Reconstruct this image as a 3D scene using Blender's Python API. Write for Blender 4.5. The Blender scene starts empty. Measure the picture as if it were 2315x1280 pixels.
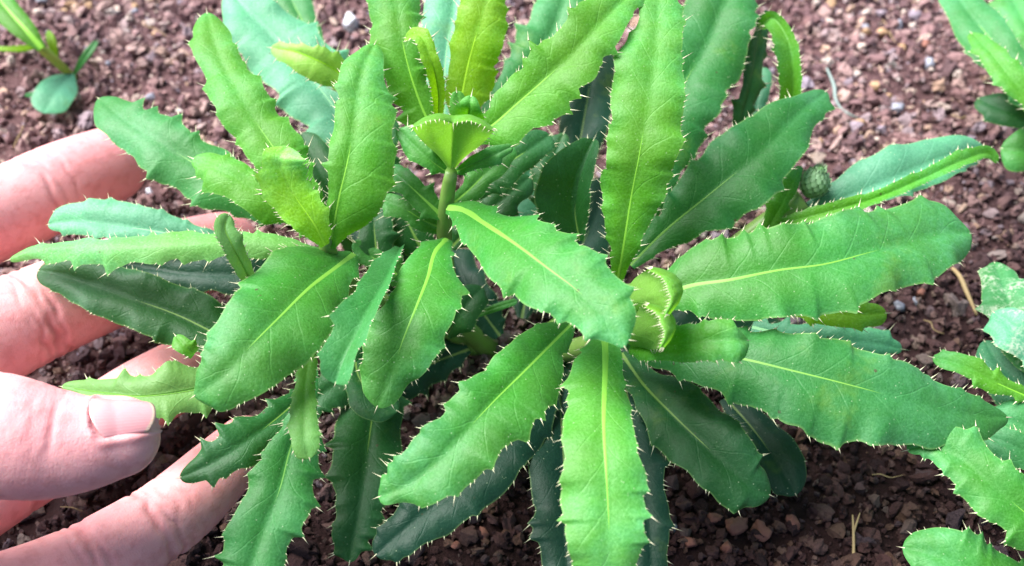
import bpy, bmesh, math, random
import numpy as np
from mathutils import Vector, Matrix, noise as mnoise

U = 0.0008                      # one layout unit = 0.8 mm
R = math.radians
# ------------------------------------------------------------------ camera
W, H = 2315.0, 1280.0
PITCH, DIST, HFOV = R(50), 240.0, R(52)
sc = bpy.context.scene
FPX = (W / 2) / math.tan(HFOV / 2)
CAM = np.array([0.0, -DIST * math.cos(PITCH), 50 + DIST * math.sin(PITCH)])
FW = np.array([0, math.cos(PITCH), -math.sin(PITCH)])
RT = np.array([1.0, 0, 0])
UP = np.cross(RT, FW)
cd = bpy.data.cameras.new('camera')
cam = bpy.data.objects.new('camera', cd)
sc.collection.objects.link(cam)
cam.location = Vector(CAM * U)
cam.rotation_euler = (math.pi / 2 - PITCH, 0, 0)
cd.sensor_width = 36
cd.angle = HFOV
cd.clip_start = 0.005
cd.clip_end = 50
cd.dof.use_dof = True
cd.dof.focus_distance = 228 * U
cd.dof.aperture_fstop = 20
sc.camera = cam
# ------------------------------------------------------------------ light
SUN_EL, SUN_AZ = R(56), R(-66)          # azimuth measured from +Y (behind the plant) to +X
wd = bpy.data.worlds.new('World')
sc.world = wd
wd.use_nodes = True
wn = wd.node_tree
bg = wn.nodes['Background']
sky = wn.nodes.new('ShaderNodeTexSky')
sky.sky_type = 'NISHITA'
sky.sun_disc = False
sky.sun_elevation = SUN_EL
sky.sun_rotation = SUN_AZ
wn.links.new(sky.outputs[0], bg.inputs[0])
bg.inputs[1].default_value = 0.065
sd = bpy.data.lights.new('sun', 'SUN')
sd.energy = 5.0
sd.angle = R(48)
sd.color = (1.0, 0.99, 0.965)
so = bpy.data.objects.new('sun', sd)
sc.collection.objects.link(so)
sv = Vector((math.sin(SUN_AZ) * math.cos(SUN_EL), math.cos(SUN_AZ) * math.cos(SUN_EL), math.sin(SUN_EL)))
so.rotation_euler = sv.to_track_quat('Z', 'Y').to_euler()
so.location = sv * 0.6
vs = sc.view_settings
vs.view_transform = 'Standard'
vs.look = 'None'
vs.gamma = 1
vs.use_curve_mapping = False
vs.exposure = 1.42

# ------------------------------------------------------------------ pixel <-> place
def ray(x, y):
    d = FW + RT * ((x - W / 2) / FPX) - UP * ((y - H / 2) / FPX)
    return d
def at(x, y, z):                # the point of height z (units) seen in that direction
    d = ray(x, y)
    return CAM + d * ((z - CAM[2]) / d[2])
def proj(P):
    q = np.asarray(P) - CAM
    dz = q @ FW
    return np.stack([W / 2 + FPX * (q @ RT) / dz, H / 2 - FPX * (q @ UP) / dz], -1)
def upp(P):                     # units per pixel at P
    return ((np.asarray(P) - CAM) @ FW) / FPX
def nrm(v):
    v = np.asarray(v, float)
    return v / np.maximum(np.linalg.norm(v, axis=-1, keepdims=True), 1e-9)

# ------------------------------------------------------------------ object helpers
COL = sc.collection
def mesh_obj(name, V, F, mat=None, parent=None, origin=None, smooth=True):
    """V in units (world). The object's origin is put at `origin`."""
    V = np.asarray(V, float)
    o3 = np.zeros(3) if origin is None else np.asarray(origin, float)
    me = bpy.data.meshes.new(name)
    me.from_pydata(((V - o3) * U).tolist(), [], F)
    if smooth:
        me.polygons.foreach_set('use_smooth', [True] * len(me.polygons))
    ob = bpy.data.objects.new(name, me)
    COL.objects.link(ob)
    if mat: me.materials.append(mat)
    loc = Vector(o3 * U)
    if parent:
        ob.parent = parent
        pl = Vector((0, 0, 0))
        p = parent
        while p:
            pl += p.location
            p = p.parent
        loc = loc - pl
    ob.location = loc
    return ob
def tag(o, label=None, cat=None, group=None, kind=None):
    if label: o['label'] = label
    if cat: o['category'] = cat
    if group: o['group'] = group
    if kind: o['kind'] = kind
    return o
def empty(name, p):
    o = bpy.data.objects.new(name, None)
    o.empty_display_size = 0.005
    o.location = Vector(np.asarray(p) * U)
    COL.objects.link(o)
    return o
def crom(xs, t, ys):
    """smooth non-uniform Hermite interpolation of ys (n,k) given at xs"""
    xs = np.asarray(xs, float); ys = np.asarray(ys, float)
    n = len(xs)
    h = np.diff(xs); dl = np.diff(ys, axis=0) / h[:, None]
    m = np.zeros_like(ys)
    m[0] = dl[0]; m[-1] = dl[-1]
    for i in range(1, n - 1):
        m[i] = (dl[i - 1] * h[i] + dl[i] * h[i - 1]) / (h[i] + h[i - 1])
    i = np.clip(np.searchsorted(xs, t, side='right') - 1, 0, n - 2)
    s = ((t - xs[i]) / h[i])[:, None]
    hh = h[i][:, None]
    return ((2*s**3 - 3*s**2 + 1) * ys[i] + (s**3 - 2*s**2 + s) * hh * m[i]
            + (-2*s**3 + 3*s**2) * ys[i+1] + (s**3 - s**2) * hh * m[i+1])

# ------------------------------------------------------------------ materials
class NT:
    def __init__(self, name):
        self.m = bpy.data.materials.new(name)
        self.m.use_nodes = True
        self.t = self.m.node_tree
        self.b = self.t.nodes['Principled BSDF']
        self.out = self.t.nodes['Material Output']
    def n(self, typ, **kw):
        nd = self.t.nodes.new(typ)
        for k, v in kw.items(): setattr(nd, k, v)
        return nd
    def set(self, sock, v):
        if isinstance(v, bpy.types.NodeSocket): self.t.links.new(v, sock)
        elif isinstance(v, (tuple, list)) and len(v) == 3 and len(sock.default_value) == 4: sock.default_value = (*v, 1)
        else: sock.default_value = v
    def math(self, op, a, b=0.0, c=None, clamp=False):
        nd = self.n('ShaderNodeMath', operation=op, use_clamp=clamp)
        self.set(nd.inputs[0], a); self.set(nd.inputs[1], b)
        if c is not None: self.set(nd.inputs[2], c)
        return nd.outputs[0]
    def mix(self, f, a, b, blend='MIX'):
        nd = self.n('ShaderNodeMix', data_type='RGBA', blend_type=blend)
        self.set(nd.inputs[0], f); self.set(nd.inputs[6], a); self.set(nd.inputs[7], b)
        return nd.outputs[2]
    def step(self, v, lo, hi, a=0.0, b=1.0):
        nd = self.n('ShaderNodeMapRange', interpolation_type='SMOOTHSTEP')
        self.set(nd.inputs[0], v); self.set(nd.inputs[1], lo); self.set(nd.inputs[2], hi)
        self.set(nd.inputs[3], a); self.set(nd.inputs[4], b)
        return nd.outputs[0]
    def noise(self, co, scale, detail=3, rough=0.55):
        nd = self.n('ShaderNodeTexNoise')
        if co is not None: self.t.links.new(co, nd.inputs['Vector'])
        nd.inputs['Scale'].default_value = scale
        nd.inputs['Detail'].default_value = detail
        nd.inputs['Roughness'].default_value = rough
        return nd
    def voro(self, co, scale, feature='F1'):
        nd = self.n('ShaderNodeTexVoronoi', feature=feature)
        if co is not None: self.t.links.new(co, nd.inputs['Vector'])
        nd.inputs['Scale'].default_value = scale
        return nd
    def bump(self, h, strength, dist, prev=None):
        nd = self.n('ShaderNodeBump')
        self.set(nd.inputs['Height'], h)
        nd.inputs['Strength'].default_value = strength
        nd.inputs['Distance'].default_value = dist
        if prev is not None: self.t.links.new(prev, nd.inputs['Normal'])
        return nd.outputs[0]
    def geo(self): return self.n('ShaderNodeNewGeometry')
    def objco(self): return self.n('ShaderNodeTexCoord').outputs['Object']

def leaf_material(mildew=False):
    k = NT('leaf_powdery' if mildew else 'leaf_green')
    at_ = k.n('ShaderNodeAttribute', attribute_name='leafco')
    sep = k.n('ShaderNodeSeparateXYZ')
    k.t.links.new(at_.outputs['Vector'], sep.inputs[0])
    u, v, s = sep.outputs
    oi = k.n('ShaderNodeObjectInfo')
    co = k.objco()
    av = k.math('ABSOLUTE', v)
    n1 = k.noise(co, 55, 4).outputs[0]
    n2 = k.noise(co, 260, 3).outputs[0]
    # lateral veins running forward from the midrib
    ph = k.math('SUBTRACT', s, k.math('MULTIPLY', k.math('POWER', av, 0.8), 1.15))
    ph = k.math('ADD', ph, k.math('MULTIPLY', k.math('SUBTRACT', k.noise(co, 70, 2).outputs[0], 0.5), 0.6))
    side = k.math('MULTIPLY', k.math('GREATER_THAN', v, 0.0), 0.43)
    fr = k.math('FRACT', k.math('ADD', ph, side))
    d = k.math('ABSOLUTE', k.math('SUBTRACT', fr, 0.5))
    vein = k.step(d, 0.0, 0.05, 1.0, 0.0)
    vein = k.math('MULTIPLY', vein, k.step(av, 0.55, 0.95, 1.0, 0.0))
    vo = k.voro(co, 950, 'DISTANCE_TO_EDGE').outputs['Distance']
    net = k.step(vo, 0.0, 0.10, 1.0, 0.0)
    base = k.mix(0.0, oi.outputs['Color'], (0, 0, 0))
    hs = k.n('ShaderNodeHueSaturation')
    k.set(hs.inputs['Color'], base)
    k.set(hs.inputs['Hue'], k.math('ADD', 0.475, k.math('MULTIPLY', n1, 0.05)))
    k.set(hs.inputs['Saturation'], k.math('ADD', 0.92, k.math('MULTIPLY', n2, 0.16)))
    k.set(hs.inputs['Value'], k.math('ADD', 0.66, k.math('MULTIPLY', n1, 0.68)))
    col = hs.outputs[0]
    # waxy bloom, with sky reflection painted into it, towards the tip, patchy
    bl = k.math('ADD', k.step(u, 0.35, 1.0), k.step(av, 0.45, 1.0, 0.0, 0.35), clamp=True)
    bl = k.math('MULTIPLY', bl, k.step(n1, 0.35, 0.65, 0.2, 1.0))
    bl = k.math('MULTIPLY', bl, k.step(k.noise(co, 700, 3).outputs[0], 0.3, 0.65, 0.55, 1.0))
    sg = k.n('ShaderNodeSeparateColor'); k.set(sg.inputs[0], col)
    cg = k.n('ShaderNodeCombineColor')
    k.set(cg.inputs[0], k.math('MULTIPLY', sg.outputs[1], 0.40)); k.set(cg.inputs[1], k.math('MULTIPLY', sg.outputs[1], 1.55)); k.set(cg.inputs[2], k.math('MULTIPLY', sg.outputs[1], 0.64))
    bloom = cg.outputs[0]
    col = k.mix(k.math('MULTIPLY', bl, k.step(oi.outputs['Alpha'], 0.34, 0.6, 0.62, 0.12)), col, bloom)
    hp = k.n('ShaderNodeHueSaturation'); k.set(hp.inputs['Color'], col); hp.inputs['Value'].default_value = 1.9; hp.inputs['Saturation'].default_value = 0.85
    pale = hp.outputs[0]
    col = k.mix(k.math('MULTIPLY', vein, 0.20), col, pale)
    col = k.mix(k.math('MULTIPLY', net, 0.06), col, pale)
    fm = k.noise(co, 2400, 2).outputs[0]
    col = k.mix(k.step(fm, 0.35, 0.7, 0.0, 0.25), col, pale)
    # tiny pale hair bases
    sp = k.voro(co, 900, 'F1').outputs['Distance']
    spk = k.math('MULTIPLY', k.step(sp, 0.05, 0.16, 1.0, 0.0), k.step(n2, 0.44, 0.6))
    col = k.mix(k.math('MULTIPLY', spk, 0.38), col, (0.55, 0.68, 0.42))
    # scattered brown flecks and a few yellowing spots
    fl = k.voro(co, 210, 'F1').outputs['Distance']
    fk = k.math('MULTIPLY', k.step(fl, 0.04, 0.085, 1.0, 0.0), k.step(k.noise(co, 90, 2).outputs[0], 0.52, 0.58))
    col = k.mix(k.math('MULTIPLY', fk, 0.8), col, (0.06, 0.045, 0.02))
    yl = k.step(k.noise(co, 38, 5, 0.7).outputs[0], 0.60, 0.74)
    col = k.mix(k.math('MULTIPLY', yl, 0.22), col, (0.26, 0.40, 0.03))
    if mildew:
        md = k.math('MULTIPLY', k.step(k.noise(co, 150, 4, 0.7).outputs[0], 0.44, 0.60), k.step(k.noise(co, 1300, 3).outputs[0], 0.38, 0.6))
        col = k.mix(k.math('MULTIPLY', md, 0.75), col, (0.50, 0.56, 0.42))
    # pale margin
    mg = k.step(av, 0.945, 0.99)
    col = k.mix(k.math('MULTIPLY', mg, 0.28), col, (0.30, 0.46, 0.14))
    g = k.geo()
    under = k.mix(0.40, col, (0.24, 0.42, 0.13))
    col = k.mix(g.outputs['Backfacing'], col, under)
    k.set(k.b.inputs['Base Color'], col)
    k.set(k.b.inputs['Roughness'], k.math('ADD', 0.42, k.math('MULTIPLY', n2, 0.2)))
    k.b.inputs['Specular IOR Level'].default_value = 0.38
    k.b.inputs['Sheen Weight'].default_value = 0.03
    k.b.inputs['Sheen Roughness'].default_value = 0.4
    k.b.inputs['Sheen Tint'].default_value = (0.6, 1.0, 0.95, 1)
    h = k.math('ADD', k.math('MULTIPLY', net, -0.18), k.math('MULTIPLY', vein, -1.0))
    bn = k.bump(h, 0.2, 0.0003)
    bn = k.bump(n2, 0.32, 0.0006, bn)
    bn = k.bump(k.noise(co, 1900, 3).outputs[0], 0.45, 0.00018, bn)
    k.t.links.new(bn, k.b.inputs['Normal'])
    tr = k.n('ShaderNodeBsdfTranslucent')
    tc = k.mix(0.5, col, (0.36, 0.62, 0.01))
    tcd = k.mix(1.0, tc, oi.outputs['Color'], 'MULTIPLY')
    hs2 = k.n('ShaderNodeHueSaturation'); k.set(hs2.inputs['Color'], k.mix(0.25, col, tc))
    hs2.inputs['Saturation'].default_value = 1.1
    k.set(tr.inputs['Color'], hs2.outputs[0])
    k.t.links.new(bn, tr.inputs['Normal'])
    mx = k.n('ShaderNodeMixShader')
    k.set(mx.inputs[0], oi.outputs['Alpha'])
    k.t.links.new(k.b.outputs[0], mx.inputs[1]); k.t.links.new(tr.outputs[0], mx.inputs[2])
    k.t.links.new(mx.outputs[0], k.out.inputs[0])
    return k.m
def simple(name, col, rough=0.5, var=0.25, scale=300, sss=0, bump=0.3, bdist=0.0003, hue=0.02):
    k = NT(name)
    co = k.objco()
    n = k.noise(co, scale, 4).outputs[0]
    hs = k.n('ShaderNodeHueSaturation')
    k.set(hs.inputs['Color'], (*col, 1))
    k.set(hs.inputs['Hue'], k.math('ADD', 0.5 - hue / 2, k.math('MULTIPLY', n, hue)))
    k.set(hs.inputs['Value'], k.math('ADD', 1 - var, k.math('MULTIPLY', n, 2 * var)))
    k.set(k.b.inputs['Base Color'], hs.outputs[0])
    k.b.inputs['Roughness'].default_value = rough
    if sss:
        k.b.inputs['Subsurface Weight'].default_value = sss
        k.b.inputs['Subsurface Radius'].default_value = (0.6, 1.0, 0.3)
        k.b.inputs['Subsurface Scale'].default_value = 0.001
    k.t.links.new(k.bump(n, bump, bdist), k.b.inputs['Normal'])
    return k.m
def soil_material(name, island):
    k = NT(name)
    co = k.objco()
    n1 = k.noise(co, 22, 4).outputs[0]
    n2 = k.noise(co, 900, 5, 0.65).outputs[0]
    n3 = k.noise(co, 8, 2).outputs[0]
    rp = k.n('ShaderNodeValToRGB')
    cr = rp.color_ramp
    stops = [(0.0, (0.135, 0.084, 0.092)), (0.22, (0.230, 0.132, 0.142)), (0.42, (0.338, 0.196, 0.195)),
             (0.6, (0.405, 0.257, 0.251)), (0.74, (0.513, 0.352, 0.318)), (0.84, (0.351, 0.291, 0.356)),
             (0.91, (0.608, 0.406, 0.297)), (1.0, (0.620, 0.549, 0.522))]
    cr.elements[0].position = 0; cr.elements[0].color = (*stops[0][1], 1)
    cr.elements[1].position = 1; cr.elements[1].color = (*stops[-1][1], 1)
    for p, c in stops[1:-1]:
        e = cr.elements.new(p); e.color = (*c, 1)
    if island: k.t.links.new(k.geo().outputs['Random Per Island'], rp.inputs[0])
    else: k.set(rp.inputs[0], k.math('MULTIPLY', n1, 0.6))
    col = k.mix(k.math('MULTIPLY', n2, 0.6), rp.outputs[0], k.mix(0.5, rp.outputs[0], (0.06, 0.035, 0.035)))
    col = k.mix(k.step(n3, 0.42, 0.62, 0.0, 0.35), col, k.mix(1.0, col, (0.62, 0.50, 0.46), 'MULTIPLY'))
    if not island: col = k.mix(1.0, col, (0.5, 0.45, 0.45), 'MULTIPLY')
    # shade painted into the soil colour, with some damp, front and right
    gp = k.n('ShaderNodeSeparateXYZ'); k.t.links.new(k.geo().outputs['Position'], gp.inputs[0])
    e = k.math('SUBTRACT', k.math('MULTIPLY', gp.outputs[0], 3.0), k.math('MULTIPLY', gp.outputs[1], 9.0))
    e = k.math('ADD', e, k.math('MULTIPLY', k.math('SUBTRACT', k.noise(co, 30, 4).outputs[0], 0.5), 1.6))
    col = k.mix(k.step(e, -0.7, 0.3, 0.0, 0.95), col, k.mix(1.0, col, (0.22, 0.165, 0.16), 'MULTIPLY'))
    k.set(k.b.inputs['Base Color'], col)
    k.set(k.b.inputs['Roughness'], 0.85)
    k.b.inputs['Specular IOR Level'].default_value = 0.25
    bn = k.bump(n2, 0.9, 0.0012)
    bn = k.bump(k.noise(co, 2600, 3).outputs[0], 0.5, 0.0004, bn)
    k.t.links.new(bn, k.b.inputs['Normal'])
    return k.m
def skin_material():
    k = NT('skin')
    co = k.objco()
    a = k.n('ShaderNodeAttribute', attribute_name='skinco')
    sep = k.n('ShaderNodeSeparateXYZ'); k.t.links.new(a.outputs['Vector'], sep.inputs[0])
    crease, blush, along = sep.outputs
    n1 = k.noise(co, 90, 4).outputs[0]
    n2 = k.noise(co, 420, 4).outputs[0]
    col = k.mix(k.step(n1, 0.3, 0.7), (0.76, 0.345, 0.35), (0.81, 0.42, 0.41))
    col = k.mix(k.math('MULTIPLY', blush, 0.62), col, (0.52, 0.125, 0.15))
    col = k.mix(k.math('MULTIPLY', k.step(n2, 0.45, 0.7), 0.35), col, (0.52, 0.17, 0.16))
    col = k.mix(k.math('MULTIPLY', crease, 0.8), col, (0.40, 0.10, 0.11))
    k.set(k.b.inputs['Base Color'], col)
    k.b.inputs['Roughness'].default_value = 0.5
    k.b.inputs['Specular IOR Level'].default_value = 0.22
    k.b.inputs['Subsurface Weight'].default_value = 0.35
    k.b.inputs['Subsurface Radius'].default_value = (1.0, 0.32, 0.2)
    k.b.inputs['Subsurface Scale'].default_value = 0.0022
    # fine ridges across the finger, pores
    wv = k.math('SINE', k.math('ADD', k.math('MULTIPLY', along, 9.0), k.math('MULTIPLY', k.noise(co, 260, 3).outputs[0], 9.0)))
    bn = k.bump(wv, 0.035, 0.0001)
    vo = k.voro(co, 1500, 'DISTANCE_TO_EDGE').outputs['Distance']
    bn = k.bump(k.step(vo, 0, 0.12), 0.22, 0.00012, bn)
    bn = k.bump(n2, 0.35, 0.0005, bn)
    k.t.links.new(bn, k.b.inputs['Normal'])
    return k.m
def nail_material():
    k = NT('nail')
    a = k.n('ShaderNodeAttribute', attribute_name='nailco')
    sep = k.n('ShaderNodeSeparateXYZ'); k.t.links.new(a.outputs['Vector'], sep.inputs[0])
    u, v, _ = sep.outputs
    lun = k.step(k.math('ADD', u, k.math('MULTIPLY', k.math('MULTIPLY', v, v), 0.18)), 0.04, 0.32, 1.0, 0.0)
    col = k.mix(k.math('MULTIPLY', lun, 0.55), (0.66, 0.30, 0.31), (0.72, 0.42, 0.41))
    free = k.step(k.math('ADD', u, k.math('MULTIPLY', k.math('MULTIPLY', v, v), 0.06)), 0.93, 0.965)
    col = k.mix(free, col, (0.62, 0.42, 0.32))
    k.set(k.b.inputs['Base Color'], col)
    k.b.inputs['Roughness'].default_value = 0.26
    k.b.inputs['Subsurface Weight'].default_value = 0.25
    k.b.inputs['Subsurface Radius'].default_value = (1, .4, .3)
    k.b.inputs['Subsurface Scale'].default_value = 0.001
    rid = k.math('SINE', k.math('MULTIPLY', v, 60.0))
    k.t.links.new(k.bump(rid, 0.08, 0.0001), k.b.inputs['Normal'])
    return k.m

M_LEAF = leaf_material()
M_POWDER = leaf_material(True)
def rib_material():
    k = NT('midrib_green')
    oi = k.n('ShaderNodeObjectInfo')
    n = k.noise(k.objco(), 400, 3).outputs[0]
    k.set(k.b.inputs['Base Color'], k.mix(k.math('MULTIPLY', n, 0.35), oi.outputs['Color'], k.mix(0.5, oi.outputs['Color'], (0.3, 0.45, 0.12))))
    k.b.inputs['Roughness'].default_value = 0.5
    k.b.inputs['Specular IOR Level'].default_value = 0.3
    return k.m
M_RIB = rib_material()
M_SPINE = simple('spine_cream', (0.52, 0.50, 0.32), 0.45, 0.25, 900)
M_STEM = simple('stem_green', (0.17, 0.30, 0.06), 0.45, 0.3, 250, 0.15)
M_BUD = simple('bud_green', (0.14, 0.30, 0.10), 0.5, 0.35, 600)
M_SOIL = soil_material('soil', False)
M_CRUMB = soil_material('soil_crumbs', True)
M_SKIN = skin_material()
M_NAIL = nail_material()
M_STRAW = simple('dry_straw', (0.36, 0.25, 0.12), 0.7, 0.3, 500)

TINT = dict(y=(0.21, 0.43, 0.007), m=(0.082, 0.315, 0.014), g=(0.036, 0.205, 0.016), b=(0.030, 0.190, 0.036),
            d=(0.008, 0.085, 0.012), t=(0.004, 0.045, 0.024), c=(0.085, 0.30, 0.17), s=(0.035, 0.17, 0.085))  # d, t: dark leaf greens, deepened to carry the shade on low leaves

# ------------------------------------------------------------------ ground
rng = np.random.default_rng(7)
def terrain(x, y):
    p = Vector((x * 0.012, y * 0.012, 3.1))
    return (mnoise.noise(p) * 4.0 + mnoise.noise(p * 3.1) * 2.0 + mnoise.noise(p * 8.0) * 0.9) - 3.5
def ground_at(x, y):
    P = at(x, y, 0.0)
    for _ in range(4): P = at(x, y, terrain(P[0], P[1]))
    return P
def build_soil():
    n = 300
    xs = np.concatenate([[-40000, -4000, -900], np.linspace(-420, 420, n), [900, 4000, 40000]])
    ys = np.concatenate([[-40000, -4000, -600], np.linspace(-220, 620, n), [1000, 4000, 40000]])
    m = len(xs)
    V = []
    for yv in ys:
        for xv in xs:
            inn = abs(xv) < 500 and -300 < yv < 700
            z = terrain(xv, yv) if inn else -3.0
            if inn: z += 0.8 * mnoise.noise(Vector((xv * 0.3, yv * 0.3, 0)))
            V.append((xv, yv, z))
    F = [(j * m + i, j * m + i + 1, (j + 1) * m + i + 1, (j + 1) * m + i) for j in range(m - 1) for i in range(m - 1)]
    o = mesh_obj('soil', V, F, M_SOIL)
    tag(o, 'reddish brown crumbly garden soil under the plants', 'soil', kind='structure')
build_soil()
def ico(sub):
    bm = bmesh.new()
    bmesh.ops.create_icosphere(bm, subdivisions=sub, radius=1)
    bm.verts.ensure_lookup_table()
    V = np.array([v.co[:] for v in bm.verts]); F = np.array([[v.index for v in f.verts] for f in bm.faces])
    bm.free()
    return V, F
ICO1, ICO2, ICO3 = ico(1), ico(2), ico(3)
def lump(base, seed, amp):
    V, F = base
    V = V.copy()
    r = np.random.default_rng(seed)
    off = Vector(r.uniform(-50, 50, 3))
    for i in range(len(V)):
        p = Vector(V[i])
        V[i] *= 1 + amp * mnoise.noise(p * 1.2 + off) + amp * 0.75 * mnoise.noise(p * 3.0 + off)
    # a few flat broken faces
    for q in range(7):
        nn = nrm(r.normal(size=3)); dlim = r.uniform(0.55, 0.85)
        e = V @ nn
        V -= np.outer(np.maximum(e - dlim, 0) * 0.85, nn)
    V *= np.array([r.uniform(0.85, 1.25), r.uniform(0.7, 1.0), r.uniform(0.55, 0.85)])
    return V, F
def rots(n):
    q = nrm(rng.normal(size=(n, 4)))
    w, x, y, z = q.T
    return np.stack([np.stack([1-2*(y*y+z*z), 2*(x*y-z*w), 2*(x*z+y*w)], -1),
                     np.stack([2*(x*y+z*w), 1-2*(x*x+z*z), 2*(y*z-x*w)], -1),
                     np.stack([2*(x*z-y*w), 2*(y*z+x*w), 1-2*(x*x+y*y)], -1)], -2)
def scatter(name, count, smin, smax, base, lift, label):
    # in view of the camera plus a margin all round
    c = [at(-220, 1600, 0), at(W + 220, 1600, 0), at(W + 220, -260, 0), at(-220, -260, 0)]
    y0, y1 = c[0][1], c[2][1]
    wl0, wl1 = c[1][0], c[2][0]
    t = rng.random(count) ** 0.9
    Y = y0 + (y1 - y0) * t
    X = (rng.random(count) * 2 - 1) * (wl0 + (wl1 - wl0) * t)
    S = smin * (smax / smin) ** (rng.random(count) ** 1.7)
    # clumps: fewer big crumbs in some places
    Z = np.array([terrain(a, b) for a, b in zip(X, Y)])
    Z = Z + S * lift + rng.random(count) * 1.4
    vars_ = [lump(base, 100 + i, 0.95) for i in range(14)]
    kind = rng.integers(0, 14, count)
    Rm = rots(count)
    allV, allF, off = [], [], 0
    for i in range(14):
        idx = np.where(kind == i)[0]
        V, F = vars_[i]
        P = np.einsum('nij,vj->nvi', Rm[idx], V) * S[idx][:, None, None] + np.stack([X, Y, Z], -1)[idx][:, None, :]
        allV.append(P.reshape(-1, 3))
        allF.append((F[None] + (np.arange(len(idx)) * len(V))[:, None, None] + off).reshape(-1, 3))
        off += len(idx) * len(V)
    V = np.concatenate(allV); F = np.concatenate(allF)
    me = bpy.data.meshes.new(name)
    me.vertices.add(len(V)); me.vertices.foreach_set('co', (V * U).ravel())
    me.loops.add(F.size); me.loops.foreach_set('vertex_index', F.ravel().astype(np.int32))
    me.polygons.add(len(F))
    me.polygons.foreach_set('loop_start', np.arange(0, F.size, 3, dtype=np.int32))
    me.polygons.foreach_set('loop_total', np.full(len(F), 3, dtype=np.int32))
    me.update(calc_edges=True)
    me.polygons.foreach_set('use_smooth', np.zeros(len(F), dtype=bool))
    me.materials.append(M_CRUMB)
    o = bpy.data.objects.new(name, me)
    COL.objects.link(o)
    tag(o, label, 'soil crumbs', kind='stuff')
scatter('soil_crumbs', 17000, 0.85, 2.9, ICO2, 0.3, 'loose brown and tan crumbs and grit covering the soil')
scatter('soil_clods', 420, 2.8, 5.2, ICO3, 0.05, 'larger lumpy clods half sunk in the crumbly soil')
scatter('fine_soil_grains', 32000, 0.4, 1.1, ICO1, 0.7, 'fine dark grains filling gaps between the larger soil crumbs')

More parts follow.
